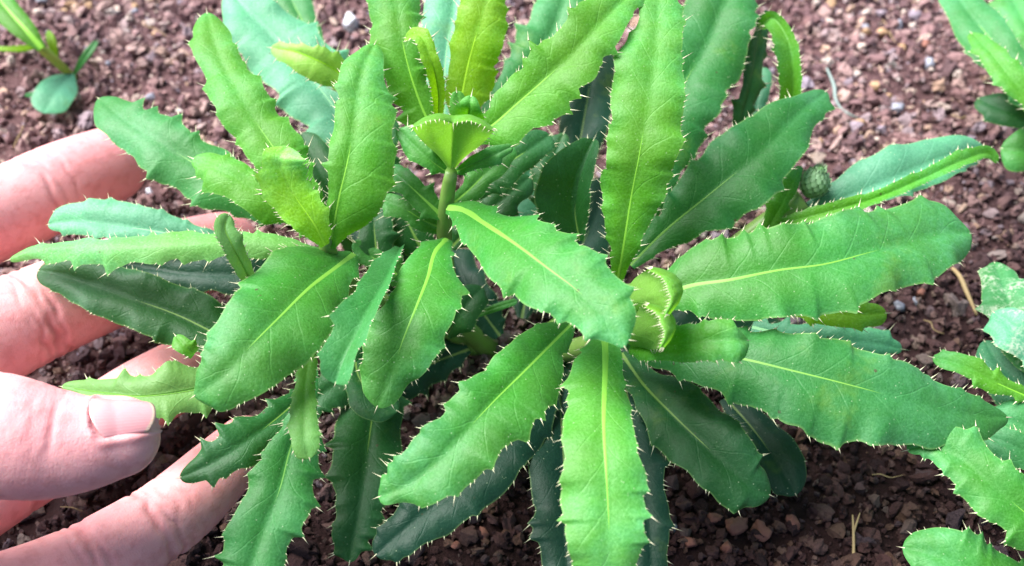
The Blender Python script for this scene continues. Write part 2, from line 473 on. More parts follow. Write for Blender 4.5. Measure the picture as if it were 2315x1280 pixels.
# ------------------------------------------------------------------ leaves
LEAFLOG = []
def leaf(parent, tint, st, a=0.46, b=0.44, tilt=0.0, lean=0.45, wave=0.10, tooth=16, tsp=58, spine=23,
         seed=None, flip=False, rib=6.5, tipr=None, plain=False, name='leaf', basecap=False, rough=0.22, afade=0):
    if 0 < a < .5 and b >= .2: a, b = a * 1.25, b * 1.3
    sd_ = seed if seed is not None else int(abs(st[0][0] * 7 + st[-1][1] * 13 + st[-1][0])) % 9973
    r = np.random.default_rng(sd_)
    st = np.asarray(st, float)
    ch = np.concatenate([[0], np.cumsum(np.hypot(*np.diff(st[:, :2], axis=0).T) + 2.0 * np.abs(np.diff(st[:, 2])))])
    L = ch[-1]
    n = int(np.clip(L / 3.6, 26, 190))
    t = np.linspace(0, L, n)
    q = crom(ch, t, st)
    q[:, 3:] = np.maximum(q[:, 3:], 0.5)
    P = np.array([at(*p[:3]) for p in q])
    T = nrm(np.gradient(P, axis=0))
    Vw = nrm(CAM - P)
    N0 = Vw * (1 - lean) + np.array([0, 0, 1.0]) * lean
    N0 = nrm(N0 - T * (N0 * T).sum(-1, keepdims=True))
    S = np.cross(N0, T)
    # continuity, then image-left of the direction of travel
    for i in range(1, n):
        if S[i] @ S[i - 1] < 0: S[i] = -S[i]
    k = 9
    pad = np.concatenate([np.repeat(S[:1], k, 0), S, np.repeat(S[-1:], k, 0)])
    S = np.stack([np.convolve(pad[:, c], np.ones(2 * k + 1) / (2 * k + 1), 'valid') for c in range(3)], -1)
    S = nrm(S - T * (S * T).sum(-1, keepdims=True))
    i0 = n // 3
    ti = proj(P[i0 + 1]) - proj(P[i0 - 1]); lf = nrm(np.array([ti[1], -ti[0]]))
    if (proj(P[i0] + S[i0]) - proj(P[i0])) @ lf < 0: S = -S
    N = nrm(np.cross(T, S))
    if (N * Vw).sum(-1).mean() < 0: N = -N
    if tilt:
        ct, sn = math.cos(R(tilt)), math.sin(R(tilt))
        S, N = S * ct + N * sn, N * ct - S * sn
    pu = np.array([np.linalg.norm(proj(P[i] + S[i]) - proj(P[i])) for i in range(n)])
    perp = np.zeros(n)
    pp = proj(P)
    tg = nrm(np.gradient(pp, axis=0)); lf = np.stack([tg[:, 1], -tg[:, 0]], -1)
    for i in range(n): perp[i] = abs((proj(P[i] + S[i]) - pp[i]) @ lf[i])
    full = 1 / upp(P)
    perp = np.maximum(perp, 0.5 * full)
    kk = 5
    perp = np.convolve(np.pad(perp, kk, 'edge'), np.ones(2*kk+1)/(2*kk+1), 'valid')
    # margin
    wend = max(st[-1, 3], st[-1, 4])
    tr_ = tipr if tipr else min(max(wend * 1.0, 12), 0.3 * L)
    uc = L - tr_
    cap = np.where(t > uc, np.sqrt(np.maximum(1 - ((t - uc) / tr_) ** 2, 0)), 1.0)
    if basecap:
        cap *= np.where(t < tr_, np.sqrt(np.maximum(1 - ((tr_ - t) / tr_) ** 2, 0.0)), 1.0)
    cap = np.maximum(cap, 0.012)
    hw = []
    spines = []
    for side in (0, 1):
        w = q[:, 3 + side].copy()
        if not plain:
            pos, s = [], 0.07 * L + r.uniform(0, 25)
            while s < L - 5:
                pos.append((s, tooth * (0.12 + 1.75 * r.random() ** 1.6)))
                s += tsp * r.uniform(0.45, 1.8)
            add = np.zeros(n)
            prev = 0.0
            for s_, am in pos:
                am = am * min(1, np.interp(s_, t, w) / 32)
                m1 = (t >= prev) & (t <= s_)
                add[m1] += 0.45 * am * ((t[m1] - prev) / max(s_ - prev, 1)) ** 1.6 + 0.55 * am * np.maximum(0, 1 - (s_ - t[m1]) / 20) ** 1.4
                m2 = t > s_
                add[m2] += am * np.maximum(0, 1 - (t[m2] - s_) / 9) ** 1.3
                spines.append((side, s_, spine * r.uniform(0.55, 1.45) * (0.6 + 0.4 * min(1, am / 8)), r.uniform(0.8, 1.25)))
                nsm = int(max(1, (s_ - prev) // 20))
                for j in range(nsm):
                    sp = prev + (s_ - prev) * (j + r.uniform(0.2, 0.8)) / nsm
                    spines.append((side, sp, spine * r.uniform(0.18, 0.66), 0.6))
                prev = s_
            lob = 0.32 * tooth * (np.sin(6.283 * t / r.uniform(110, 190) + r.uniform(0, 6.28)) + 0.5 * np.sin(6.283 * t / r.uniform(60, 90) + r.uniform(0, 6.28)))
            w = w + add + (lob - tooth * 0.3) * np.minimum(1, w / 40)
        w = np.maximum(w, 0.6) * cap
        hw.append(w / perp)
    if not plain: spines.append((2, L, spine * 1.1, 1.0))
    nv = 8
    vv = np.linspace(-1, 1, 2 * nv + 1)
    ph = r.uniform(0, 6.28, 4)
    lam = r.uniform(130, 210)
    V = np.zeros((n, 2 * nv + 1, 3))
    co = np.zeros((n, 2 * nv + 1, 3))
    lc = np.concatenate([[0], np.cumsum(np.linalg.norm(np.diff(P, axis=0), axis=1))])
    def surf(i, v):
        side = 0 if v >= 0 else 1
        h = hw[side][i]; av = abs(v)
        hm = 0.5 * (hw[0][i] + hw[1][i])
        off = h * (a * av - b * av * av) * (1 - afade * min(1, max(0, (t[i] / L - 0.35) / 0.3)))
        off += wave * hm * av ** 2 * (math.sin(6.283 * t[i] / lam + ph[side]) + 0.3 * math.sin(6.283 * t[i] / (lam * 0.43) + ph[side + 2]))
        return P[i] + S[i] * (h * v) + N[i] * off
    for i in range(n):
        for j, v in enumerate(vv):
            p = surf(i, v)
            nz = mnoise.noise(Vector(p) * 0.16) * 0.9 + mnoise.noise(Vector(p) * 0.4) * 0.35
            V[i, j] = p + N[i] * nz * rough * min(1.0, 3 * abs(v)) * min(1, hw[0][i] / 3)
            co[i, j] = (t[i] / L, v, lc[i] / 9.0)
    m = 2 * nv + 1
    F = [(i * m + j, i * m + j + 1, (i + 1) * m + j + 1, (i + 1) * m + j) for i in range(n - 1) for j in range(m - 1)]
    # face winding: the upper side of the leaf is +N
    v0 = V[n // 2, nv]; e1 = V[n // 2, nv + 1] - v0; e2 = V[n // 2 + 1, nv] - v0
    up = np.dot(np.cross(e1, e2), N[n // 2]) > 0
    if up == flip: F = [f[::-1] for f in F]
    o = mesh_obj(name, V.reshape(-1, 3), F, M_LEAF, parent, P[0])
    at_ = o.data.attributes.new('leafco', 'FLOAT_VECTOR', 'POINT')
    at_.data.foreach_set('vector', co.reshape(-1))
    c = np.array(TINT[tint]) * r.uniform(0.9, 1.1) if isinstance(tint, str) else np.array(tint)
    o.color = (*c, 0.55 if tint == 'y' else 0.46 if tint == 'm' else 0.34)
    # midrib
    if rib:
        rv, rf = [], []
        i1 = int(n * 0.93)
        sg = -1 if flip else 1
        for i in range(0, i1):
            u = i / n
            wr = rib * (1 - u) ** 1.25 * 0.5 + 0.55
            wr = wr / full[i]
            hmn = min(hw[0][i], hw[1][i])
            wr = min(wr, 0.5 * hmn)
            hc = wr * 0.28 + 0.05
            for x in (-1, -0.55, 0, 0.55, 1):
                sl = a * abs(x) * wr
                rv.append(P[i] + S[i] * (x * wr) + N[i] * (sl - 0.10 * sg + sg * hc * math.sqrt(max(0, 1 - x * x)) ) )
        for i in range(i1 - 1):
            for j in range(4):
                f = (i * 5 + j, i * 5 + j + 1, (i + 1) * 5 + j + 1, (i + 1) * 5 + j)
                rf.append(f)
        ro = mesh_obj('midrib', rv, rf, M_RIB, o, P[0])
        ro.color = (*(c * 1.15 + np.array([0.085, 0.095, 0.012])), 1)
    if not plain:
        sv_, sf = [], []
        for side, s_, ln, th in spines:
            i = int(np.clip(np.searchsorted(t, s_), 1, n - 2))
            if side == 2:
                b0 = P[n - 2]; dr = T[-1]
            else:
                v = 0.985 if side == 0 else -0.985
                b0 = surf(i, v); dr = (S[i] if side == 0 else -S[i]) * r.uniform(0.7, 1.1) + T[i] * r.uniform(0.35, 0.9) + N[i] * r.uniform(-0.1, 0.45)
                fr = max(0.0, (t[i] - uc) / tr_)
                dr = dr + T[i] * fr * 1.2
            dr = nrm(dr)
            sc_ = upp(b0)
            ln = ln * 0.95 * sc_; rd = (0.85 * th + 0.25) * sc_
            x1 = nrm(np.cross(dr, N[i])); x2 = np.cross(dr, x1)
            k0 = len(sv_)
            b1 = b0 - dr * rd * 1.5
            bend = N[i] * ln * r.uniform(-0.08, 0.16)
            for pz, rr in ((b1, 1.75), (b0 + dr * ln * 0.42 + bend * 0.3, 0.62)):
                for qn in range(4):
                    an = qn * math.pi / 2
                    sv_.append(pz + (x1 * math.cos(an) + x2 * math.sin(an)) * rd * rr)
            sv_.append(b0 + dr * ln + bend)
            for qn in range(4):
                qm = (qn + 1) % 4
                sf.append((k0 + qn, k0 + qm, k0 + 4 + qm, k0 + 4 + qn))
                sf.append((k0 + 4 + qn, k0 + 4 + qm, k0 + 8))
        so_ = mesh_obj('margin_spines', sv_, sf, M_SPINE, o, P[0])
        so_['kind'] = 'stuff'
    LEAFLOG.append((st[0][:2].tolist(), st[-1][:2].tolist(), round(lc[-1] * 0.8), round(max((hw[0] + hw[1])) * 0.8)))
    return o
def tube(name, pts, radii, mat, parent, ns=10, cap=True):
    pts = np.asarray(pts, float)
    d = np.concatenate([[0], np.cumsum(np.linalg.norm(np.diff(pts, axis=0), axis=1))])
    n = max(12, int(d[-1] / 2.5))
    t = np.linspace(0, d[-1], n)
    P = crom(d, t, pts); rr = np.interp(t, d, radii)
    T = nrm(np.gradient(P, axis=0))
    ref = np.array([0.3, 0.9, 0.2])
    V, F = [], []
    for i in range(n):
        x1 = nrm(np.cross(T[i], ref)); x2 = np.cross(T[i], x1)
        for j in range(ns):
            an = 2 * math.pi * j / ns
            rad = rr[i] * (1 + 0.07 * math.cos(an * 5 + 0.05 * t[i]))
            V.append(P[i] + (x1 * math.cos(an) + x2 * math.sin(an)) * rad)
    for i in range(n - 1):
        for j in range(ns):
            k = (j + 1) % ns
            F.append((i * ns + j, i * ns + k, (i + 1) * ns + k, (i + 1) * ns + j))
    F.append(tuple(range(ns))[::-1]); F.append(tuple((n - 1) * ns + j for j in range(ns)))
    return mesh_obj(name, V, F, mat, parent, P[0])

# ---------------------------------------------------------------- main thistle
base = ground_at(1120, 800)
TH = empty('thistle_plant', base)
tag(TH, 'large spiny leaved green thistle with many shoots growing beside the hand', 'plant')
gz = base[2] - 2
def stem(pts, rad): return tube('stem', [base + np.array([(pts[0][0] - 1060) * 0.02, 2, -3])] + [at(*p) for p in pts], rad, M_STEM, TH)
stem([(1040, 720, 16), (1006, 560, 42), (1010, 450, 60), (1016, 410, 66), (1020, 388, 69)], [3.0, 2.4, 1.9, 1.7, 1.6, 1.4])
stem([(960, 720, 16), (800, 650, 36), (745, 575, 50), (735, 540, 56)], [3.2, 2.8, 2.5, 2.2, 1.5])
stem([(1240, 800, 14), (1370, 760, 36), (1405, 700, 50), (1425, 670, 58)], [3.2, 2.8, 2.6, 2.4, 1.5])
stem([(1350, 690, 14), (1600, 600, 26), (1740, 500, 36), (1815, 450, 42)], [3, 2.6, 2.4, 2.6, 3])

def A(t, *st, **k): return leaf(TH, t, list(st), **k)
def cup(b, rm, hwid, z, lip, col, seed, fs=0.0, bw=12, one=False):
    """young leaf cupped towards the viewer with its tip rolled over; b, rm: base and rim centre in the picture"""
    r = np.random.default_rng(seed)
    b = np.array(b, float); rm = np.array(rm, float)
    Ld = np.linalg.norm(rm - b); ax = (rm - b) / Ld
    lat = np.array([ax[1], -ax[0]])
    nu, nl, nv = 26, 16, 33
    V = []; co = []
    def px(u, v):
        av = abs(v)
        wid = bw + (hwid - bw) * min(u, 1) ** 0.55
        lobe = (1 - av * av) if one else math.sin(math.pi * av)
        droop = (0.34 if one else 0.20) * av ** 2.2 - (0 if one else 0.055) * math.sin(math.pi * min(1, av * 1.05)) + 0.004 * math.sin(v * 17 + seed)
        low = 0.30 * av ** 1.6
        if u <= 1:
            l = (low * (1 - u) + u * (1 - droop)) * Ld
            zz = z[0] + (z[1] - z[0]) * u ** 1.2 + 2.6 * lobe * math.sin(math.pi * u * .9) - (0 if one else 1.6) * (1 - av) ** 3 * u
        else:
            w_ = (u - 1)
            lp = lip * (0.35 + 0.65 * (1 - av) ** (0.7) + fs * math.sin(math.pi * min(1, av * 1.15))) * 0.9
            ang = w_ * math.pi * 0.62
            l = (1 - droop) * Ld - lp * (1 - math.cos(ang)) / (1 - math.cos(math.pi * .62)) + 3.0 * math.sin(ang)
            zz = z[1] - (0 if one else 1.6) * (1 - av) ** 3 + 0.13 * lip * math.sin(ang) + 1.8 * lobe * w_
            wid *= 1 - 0.10 * w_
        p = b + ax * l + lat * (v * wid)
        return at(p[0], p[1], zz)
    us = np.concatenate([np.linspace(0, 1, nu), 1 + np.linspace(0, 1, nl + 1)[1:]])
    vs_ = np.linspace(-1, 1, nv)
    for u in us:
        for v in vs_:
            V.append(px(u, v)); co.append((min(1, u * 0.62), v * 0.9, u * 2.0 + 0.2))
    n = len(us)
    F = [(i * nv + j, i * nv + j + 1, (i + 1) * nv + j + 1, (i + 1) * nv + j) for i in range(n - 1) for j in range(nv - 1)]
    V = np.array(V)
    o = mesh_obj('leaf', V, F, M_LEAF, TH, V[nv // 2])
    a_ = o.data.attributes.new('leafco', 'FLOAT_VECTOR', 'POINT')
    a_.data.foreach_set('vector', np.array(co, float).ravel())
    o.color = (*col, 0.5)
    sv_, sf = [], []
    edge = [(1.97, v) for v in np.linspace(-.95, .95, 17)] + [(u, sd__) for u in np.linspace(.35, 1.7, 9) for sd__ in (-1, 1)]
    for u, v in edge:
        u = u + r.uniform(-.03, .03)
        b0 = px(u, v); sc_ = upp(b0)
        d0 = b0 - px(u - .12, v) if abs(v) < .99 else b0 - px(u, v * .9)
        dr = nrm(nrm(d0) + 0.35 * r.normal(size=3) * .5)
        big = abs(v) < .07
        ln = (26 if big else r.uniform(8, 19)) * sc_; rd = (1.3 if big else .95) * sc_
        x1 = nrm(np.cross(dr, [0.2, .3, .9])); x2 = np.cross(dr, x1); k0 = len(sv_)
        for pz, rr in ((b0 - dr * rd, 1.5), (b0 + dr * ln * .42, .62)):
            for qn in range(4):
                an = qn * math.pi / 2
                sv_.append(pz + (x1 * math.cos(an) + x2 * math.sin(an)) * rd * rr)
        sv_.append(b0 + dr * ln)
        for qn in range(4):
            qm = (qn + 1) % 4
            sf.append((k0 + qn, k0 + qm, k0 + 4 + qm, k0 + 4 + qn)); sf.append((k0 + 4 + qn, k0 + 4 + qm, k0 + 8))
    mesh_obj('margin_spines', sv_, sf, M_SPINE, o, V[nv // 2])['kind'] = 'stuff'
# back row
A('c', (870,440,34,14,14),(760,250,44,82,78),(690,160,48,88,86),(610,75,52,88,74),(545,8,55,62,50),(520,-22,56,42,36), rib=5)
A('b', (730,170,28,15,15),(690,60,34,34,34),(655,-10,38,40,36),(630,-80,40,20,20), tooth=8)
A('m', (738,555,52,12,12),(690,450,60,44,44),(626,345,66,62,64),(580,278,69,66,64),(541,215,72,62,58),(499,135,74,57,52),(478,75,75,45,40),(468,28,75,36,30), a=.30,b=.40)
A((.24,.52,.008), (800,215,52,20,20),(765,165,57,40,32),(715,135,61,52,26),(660,115,62,34,18),(612,108,59,16,12), lean=.1, flip=True, rib=3, tooth=8, tsp=30, seed=4)
A('m', (995,330,62,14,14),(962,262,67,46,34),(925,158,75,62,40),(908,85,80,72,50),(896,10,84,66,52),(885,-70,88,40,40), a=.25, rib=8)
A('c', (1004,300,48,14,14),(1008,130,58,55,55),(1028,10,64,68,60),(1045,-80,68,40,40), tooth=5)
A('y', (990,290,66,8,8),(990,205,76,16,16),(972,130,84,20,18),(945,78,87,18,16),(915,86,84,8,8), a=.7, rib=3, spine=14, tooth=5, tsp=26)
A('y', (1035,300,58,12,12),(1048,197,66,44,62),(1060,140,71,50,64),(1075,85,76,56,64),(1098,5,82,62,52),(1120,-80,88,40,40), a=.25, rib=7, tooth=12)
A('b', (1060,330,40,14,14),(1165,190,48,46,60),(1245,80,54,66,70),(1275,0,58,64,64),(1300,-90,60,40,40), rib=5)
A('m', (1022,350,64,10,10),(1075,310,70,26,30),(1125,274,74,42,66),(1164,239,76,52,80),(1220,190,80,62,84),(1287,128,84,66,74),(1345,65,87,62,62),(1410,0,89,58,42),(1480,-60,90,34,28), a=.42,b=.34)
A('t', (1290,430,26,14,14),(1315,300,32,52,56),(1335,180,36,50,54),(1352,60,40,28,30), tooth=6)
A('m', (1395,640,42,12,12),(1405,585,50,26,26),(1428,440,64,72,72),(1445,351,72,76,86),(1463,246,78,84,86),(1480,141,83,92,66),(1487,35,87,44,56),(1492,-50,90,42,42), a=.25,b=.30, tooth=9)
A((.016,.15,.018), (1420,590,36,14,14),(1480,380,48,70,70),(1547,190,56,84,100),(1596,105,60,88,96),(1641,0,65,84,72),(1690,-100,68,44,44), rib=7)
A('d', (1640,420,34,10,10),(1672,290,44,18,20),(1700,180,51,22,22),(1722,70,56,18,18),(1738,25,58,10,10), tilt=45, rib=0, seed=9)
A('m', (1760,330,34,10,10),(1788,235,46,30,18),(1793,150,55,34,18),(1777,80,60,34,16),(1745,40,61,24,14),(1715,62,58,12,10), a=.8,b=-.1, lean=.1, rib=0, seed=3, tooth=6, tsp=30)
A((.013,.135,.016), (1425,600,40,12,12),(1500,525,46,36,44),(1596,446,52,76,84),(1656,397,55,88,96),(1712,351,57,92,84),(1761,302,58,78,72),(1817,246,58,46,46),(1868,206,57,18,18), tooth=12, a=.3,b=.3)
A('s', (1690,300,26,12,12),(1715,210,32,28,28),(1722,150,34,20,20), rib=3)
# middle shoot
cup((1020,392),(1025,262),96,(68,86),24,(.13,.34,.012),5)
A('g', (1008,388,66,10,10),(970,360,69,24,26),(925,318,71,26,24),(898,292,72,14,14), rib=4, lean=.1)
A('g', (1028,390,66,8,8),(1075,368,70,18,20),(1120,348,73,22,18),(1160,330,74,12,12), rib=4, lean=.1)
A('m', (1042,300,72,12,12),(1040,255,77,26,26),(1032,205,81,12,12), rib=3, seed=2, spine=12, tooth=5)
A('m', (1055,300,76,14,14),(1058,262,81,38,36),(1062,235,85,24,24),(1066,215,86,12,12), rib=3, seed=6, tooth=6)
A('g', (1000,490,54,12,12),(960,452,57,32,28),(920,415,59,34,30),(875,380,58,22,22), rib=10, lean=.2, spine=12)
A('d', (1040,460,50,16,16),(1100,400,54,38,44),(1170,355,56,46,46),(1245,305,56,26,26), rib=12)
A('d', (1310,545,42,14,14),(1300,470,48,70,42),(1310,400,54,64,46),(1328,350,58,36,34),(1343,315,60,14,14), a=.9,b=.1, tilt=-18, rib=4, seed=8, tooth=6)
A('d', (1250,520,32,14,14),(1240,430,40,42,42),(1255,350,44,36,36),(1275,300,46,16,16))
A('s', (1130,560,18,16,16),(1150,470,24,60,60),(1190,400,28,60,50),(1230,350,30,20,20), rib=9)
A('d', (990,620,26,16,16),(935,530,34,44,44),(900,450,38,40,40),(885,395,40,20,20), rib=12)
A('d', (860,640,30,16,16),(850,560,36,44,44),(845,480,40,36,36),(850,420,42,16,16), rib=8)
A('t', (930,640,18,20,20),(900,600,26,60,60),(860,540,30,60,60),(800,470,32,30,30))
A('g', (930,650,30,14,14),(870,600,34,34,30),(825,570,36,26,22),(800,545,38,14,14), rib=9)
# central big leaf
A('g', (1012,470,60,16,16),(1045,475,63,28,30),(1094,505,68,48,62),(1164,551,73,82,88),(1235,604,76,96,96),(1305,657,77,92,80),(1358,707,77,82,62),(1396,757,76,48,36),(1413,786,75,9,9), rib=15, a=.28,b=.36, tooth=13, spine=24, tipr=10, lean=.4)
# front
A('g', (1010,540,50,14,14),(985,568,54,40,44),(967,628,58,78,64),(939,699,60,92,76),(911,769,58,88,86),(888,835,55,64,84),(866,890,52,38,58),(852,922,50,18,22), rib=12, a=.2,b=.25)
A('b', (905,560,50,10,10),(880,620,60,12,36),(840,690,66,26,40),(800,765,68,34,44),(770,830,67,42,40),(758,868,65,52,36), tilt=25, a=.7,b=.1, rib=0, tooth=8, spine=16, lean=.2, seed=77)
A('g', (800,575,48,22,22),(760,605,52,44,100),(703,648,57,98,122),(633,716,61,112,116),(562,787,62,104,100),(508,845,61,86,74),(455,885,59,46,42),(438,896,58,26,24), rib=12, a=.3,b=.40, spine=24, tooth=9, tipr=40)
A('g', (1290,735,44,14,14),(1245,780,48,40,66),(1185,840,52,94,70),(1111,913,55,100,74),(1041,988,55,94,72),(971,1060,53,84,76),(901,1108,50,38,56),(855,1124,48,24,28), rib=8, a=.42,b=.36, tooth=13, spine=24)
A((.062,.28,.022), (1368,740,50,26,26),(1368,830,56,44,74),(1365,971,60,72,94),(1370,1060,60,86,102),(1374,1130,58,88,106),(1379,1252,54,72,92),(1384,1360,48,40,44), rib=17, a=.22,b=.30, tooth=13, tsp=60, spine=24)
A('t', (1260,790,20,18,18),(1190,920,24,70,80),(1090,1060,24,72,74),(985,1140,22,72,62),(900,1210,20,52,46),(848,1256,18,26,26), tooth=9)
A('t', (1262,780,16,16,16),(1266,900,20,60,60),(1274,1040,22,70,80),(1280,1200,20,70,72),(1284,1330,17,50,50), rib=8, tooth=14, tsp=70)
A('t', (1400,800,18,14,14),(1425,930,24,44,50),(1450,1080,26,55,50),(1468,1200,24,46,46),(1474,1320,20,40,40), tooth=10)
A('d', (860,830,14,14,14),(842,940,18,76,80),(827,1048,19,70,76),(813,1146,18,54,62),(795,1240,15,30,36),(790,1272,14,14,14), rib=5)
A('d', (800,800,22,20,20),(815,860,26,50,50),(850,900,27,60,60),(900,930,26,30,30))
A('b', (700,820,36,16,16),(690,900,38,32,24),(668,980,37,60,38),(654,1023,36,70,58),(633,1104,35,80,74),(598,1192,33,76,78),(569,1273,31,68,74),(540,1360,28,34,34), rib=8, lean=.3)
A('m', (700,800,46,16,18),(690,870,48,24,24),(688,940,49,28,32),(690,1000,48,34,34),(700,1038,46,26,30), flip=True, rib=0, spine=14, tooth=6, tsp=26)
A('d', (700,880,30,12,12),(626,946,34,44,40),(545,1006,36,52,56),(490,1042,36,46,46),(435,1068,35,24,28),(406,1080,34,14,14), spine=14, rib=5)
A('g', (560,860,34,20,20),(480,872,37,46,48),(429,882,38,52,66),(366,892,39,56,66),(316,896,39,50,50),(250,890,38,32,40),(190,882,36,12,28),(138,874,34,6,10), flip=True, rib=7, spine=14)
A('m', (440,800,44,20,20),(415,780,46,20,24),(396,758,46,10,10), spine=14, rib=3)
# left
A('b', (640,500,44,12,12),(540,438,49,58,60),(480,395,52,74,66),(415,355,54,76,64),(351,314,56,68,64),(281,269,56,56,50),(240,236,55,40,34),(222,222,54,26,24), a=.3,b=.38)
A('m', (720,520,52,14,14),(640,470,57,42,44),(597,444,60,54,50),(545,408,62,54,46),(492,380,63,44,36),(435,358,62,26,24), a=.3,b=.42, seed=12)
A((.20,.50,.008), (735,555,56,14,14),(712,510,61,36,34),(672,452,66,60,50),(648,415,69,62,48),(634,380,72,44,56),(634,352,74,38,50),(650,330,73,14,28), a=.3,b=.2, seed=31, spine=22, tooth=10, tsp=30)
A('m', (745,560,54,14,14),(768,440,66,32,104),(790,344,72,48,104),(806,228,77,46,82),(826,140,80,46,46),(848,98,80,16,18), a=.34,b=.42, seed=21, tooth=11)
A((.11,.33,.06), (755,578,50,12,12),(650,560,54,26,30),(540,550,56,26,34),(400,556,56,30,42),(280,560,55,32,34),(150,560,52,28,22),(60,572,48,14,16),(20,588,46,5,6), tilt=0, a=-.1,b=.35, rib=0, tooth=13, tsp=70, spine=22, lean=.6)
A('c', (560,560,38,14,14),(420,535,42,24,34),(300,515,44,30,56),(190,502,44,30,50),(135,503,43,22,36),(108,508,42,14,18), tooth=7, tsp=40, spine=12)
A('d', (600,800,30,14,14),(500,760,35,52,62),(400,712,38,68,70),(300,676,40,66,66),(200,640,41,56,60),(130,620,41,38,46),(85,612,40,26,34), rib=7, spine=10, tooth=6)
A('t', (700,610,32,14,14),(560,620,35,50,50),(420,618,36,40,48),(300,600,35,36,34),(230,590,34,20,20), rib=4)
A('g', (575,655,56,10,10),(548,600,62,22,22),(522,550,67,24,26),(508,510,69,24,24),(518,484,69,16,18), flip=True, rib=4, spine=16, tooth=5, tsp=24, lean=.1, tilt=25)
# right
A('g', (1470,690,46,20,20),(1543,652,50,70,56),(1656,632,54,106,94),(1761,611,56,100,106),(1866,597,57,112,108),(1972,569,57,106,96),(2077,541,55,92,88),(2150,526,53,72,68),(2196,528,51,40,46), rib=12, a=.3,b=.34, spine=20, tooth=11, tsp=56, lean=.55)
A('y', (1780,690,34,14,14),(1850,705,36,30,26),(1930,712,37,34,30),(2005,708,36,22,24), rib=0, tooth=8)
A('c', (1700,740,22,14,14),(1850,770,26,40,30),(1960,775,27,38,30),(2040,790,26,14,14))
A((.02,.15,.018), (1400,770,36,16,16),(1530,790,42,38,56),(1680,812,46,76,92),(1790,838,47,92,112),(1880,860,47,100,130),(1972,884,46,92,118),(2077,913,44,82,92),(2183,936,41,56,66),(2250,944,39,30,34),(2280,944,38,16,16), rib=11, a=.25,b=.32, tooth=12, tsp=60, lean=.55)
A('d', (1405,800,24,16,16),(1455,870,28,54,40),(1515,932,30,84,70),(1585,999,31,92,80),(1650,1058,30,78,78),(1708,1104,28,52,50),(1742,1120,26,34,24), rib=9, tooth=14)
A('t', (1640,900,12,16,16),(1710,980,14,52,40),(1765,1060,14,58,48),(1800,1120,12,36,30), tooth=5, spine=8)
A('c', (1785,505,36,14,14),(1880,462,40,40,26),(1960,430,43,66,34),(2040,398,45,74,44),(2130,360,45,58,46),(2195,338,43,34,30),(2225,332,41,18,18), rib=0, tooth=6, spine=10)
A('m', (1770,505,42,12,12),(1870,480,46,18,16),(1980,448,48,16,14),(2090,402,50,17,14),(2180,362,50,20,14),(2235,348,48,14,12),(2256,368,46,6,6), a=.8, rib=0, spine=14, tooth=5, tsp=34)
A('m', (1720,560,34,10,10),(1745,500,40,22,20),(1770,455,44,26,18),(1800,395,48,20,14),(1812,375,48,10,10), rib=0, seed=14, spine=10)
# curled young leaves of the right shoot
cup((1400,690),(1542,642),58,(58,74),46,(.14,.36,.012),41, bw=40, one=True)
cup((1402,765),(1526,722),54,(55,71),44,(.14,.36,.012),43, bw=38, one=True)
A('m', (1425,785,54,16,16),(1490,782,60,40,34),(1560,775,64,46,42),(1630,768,66,46,48),(1670,768,66,42,50),(1692,770,64,36,46), a=.6,b=.7, tooth=6, tsp=24, spine=16, rib=0, seed=44)
A('d', (1010,760,24,14,14),(1040,710,30,48,44),(1070,670,33,42,40),(1092,648,33,20,20), rib=3)
A('g', (1080,712,26,6,6),(1120,696,28,9,9),(1170,680,29,8,8), plain=True, rib=0)

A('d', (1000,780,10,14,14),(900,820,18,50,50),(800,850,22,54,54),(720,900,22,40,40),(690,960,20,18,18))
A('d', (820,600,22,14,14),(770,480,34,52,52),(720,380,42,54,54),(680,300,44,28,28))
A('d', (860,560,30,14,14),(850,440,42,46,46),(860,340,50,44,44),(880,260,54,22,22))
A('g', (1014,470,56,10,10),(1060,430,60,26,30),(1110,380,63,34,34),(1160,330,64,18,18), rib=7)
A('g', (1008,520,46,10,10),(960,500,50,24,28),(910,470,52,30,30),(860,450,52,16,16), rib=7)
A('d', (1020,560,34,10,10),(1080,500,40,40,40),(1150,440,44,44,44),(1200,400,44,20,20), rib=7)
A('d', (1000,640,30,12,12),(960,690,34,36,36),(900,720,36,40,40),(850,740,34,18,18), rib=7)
# low leaves added at the plant's foot, dark tint standing in for deep shade
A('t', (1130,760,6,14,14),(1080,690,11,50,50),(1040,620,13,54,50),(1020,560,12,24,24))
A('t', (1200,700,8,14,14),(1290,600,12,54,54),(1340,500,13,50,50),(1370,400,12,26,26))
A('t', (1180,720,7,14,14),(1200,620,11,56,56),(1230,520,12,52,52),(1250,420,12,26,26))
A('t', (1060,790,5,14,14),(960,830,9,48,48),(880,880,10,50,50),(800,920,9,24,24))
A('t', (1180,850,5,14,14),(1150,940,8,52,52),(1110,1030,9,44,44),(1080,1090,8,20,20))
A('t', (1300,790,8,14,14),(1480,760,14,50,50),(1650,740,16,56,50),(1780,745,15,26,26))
A('t', (1040,730,7,14,14),(900,700,14,52,52),(770,680,18,56,56),(640,690,18,28,28))

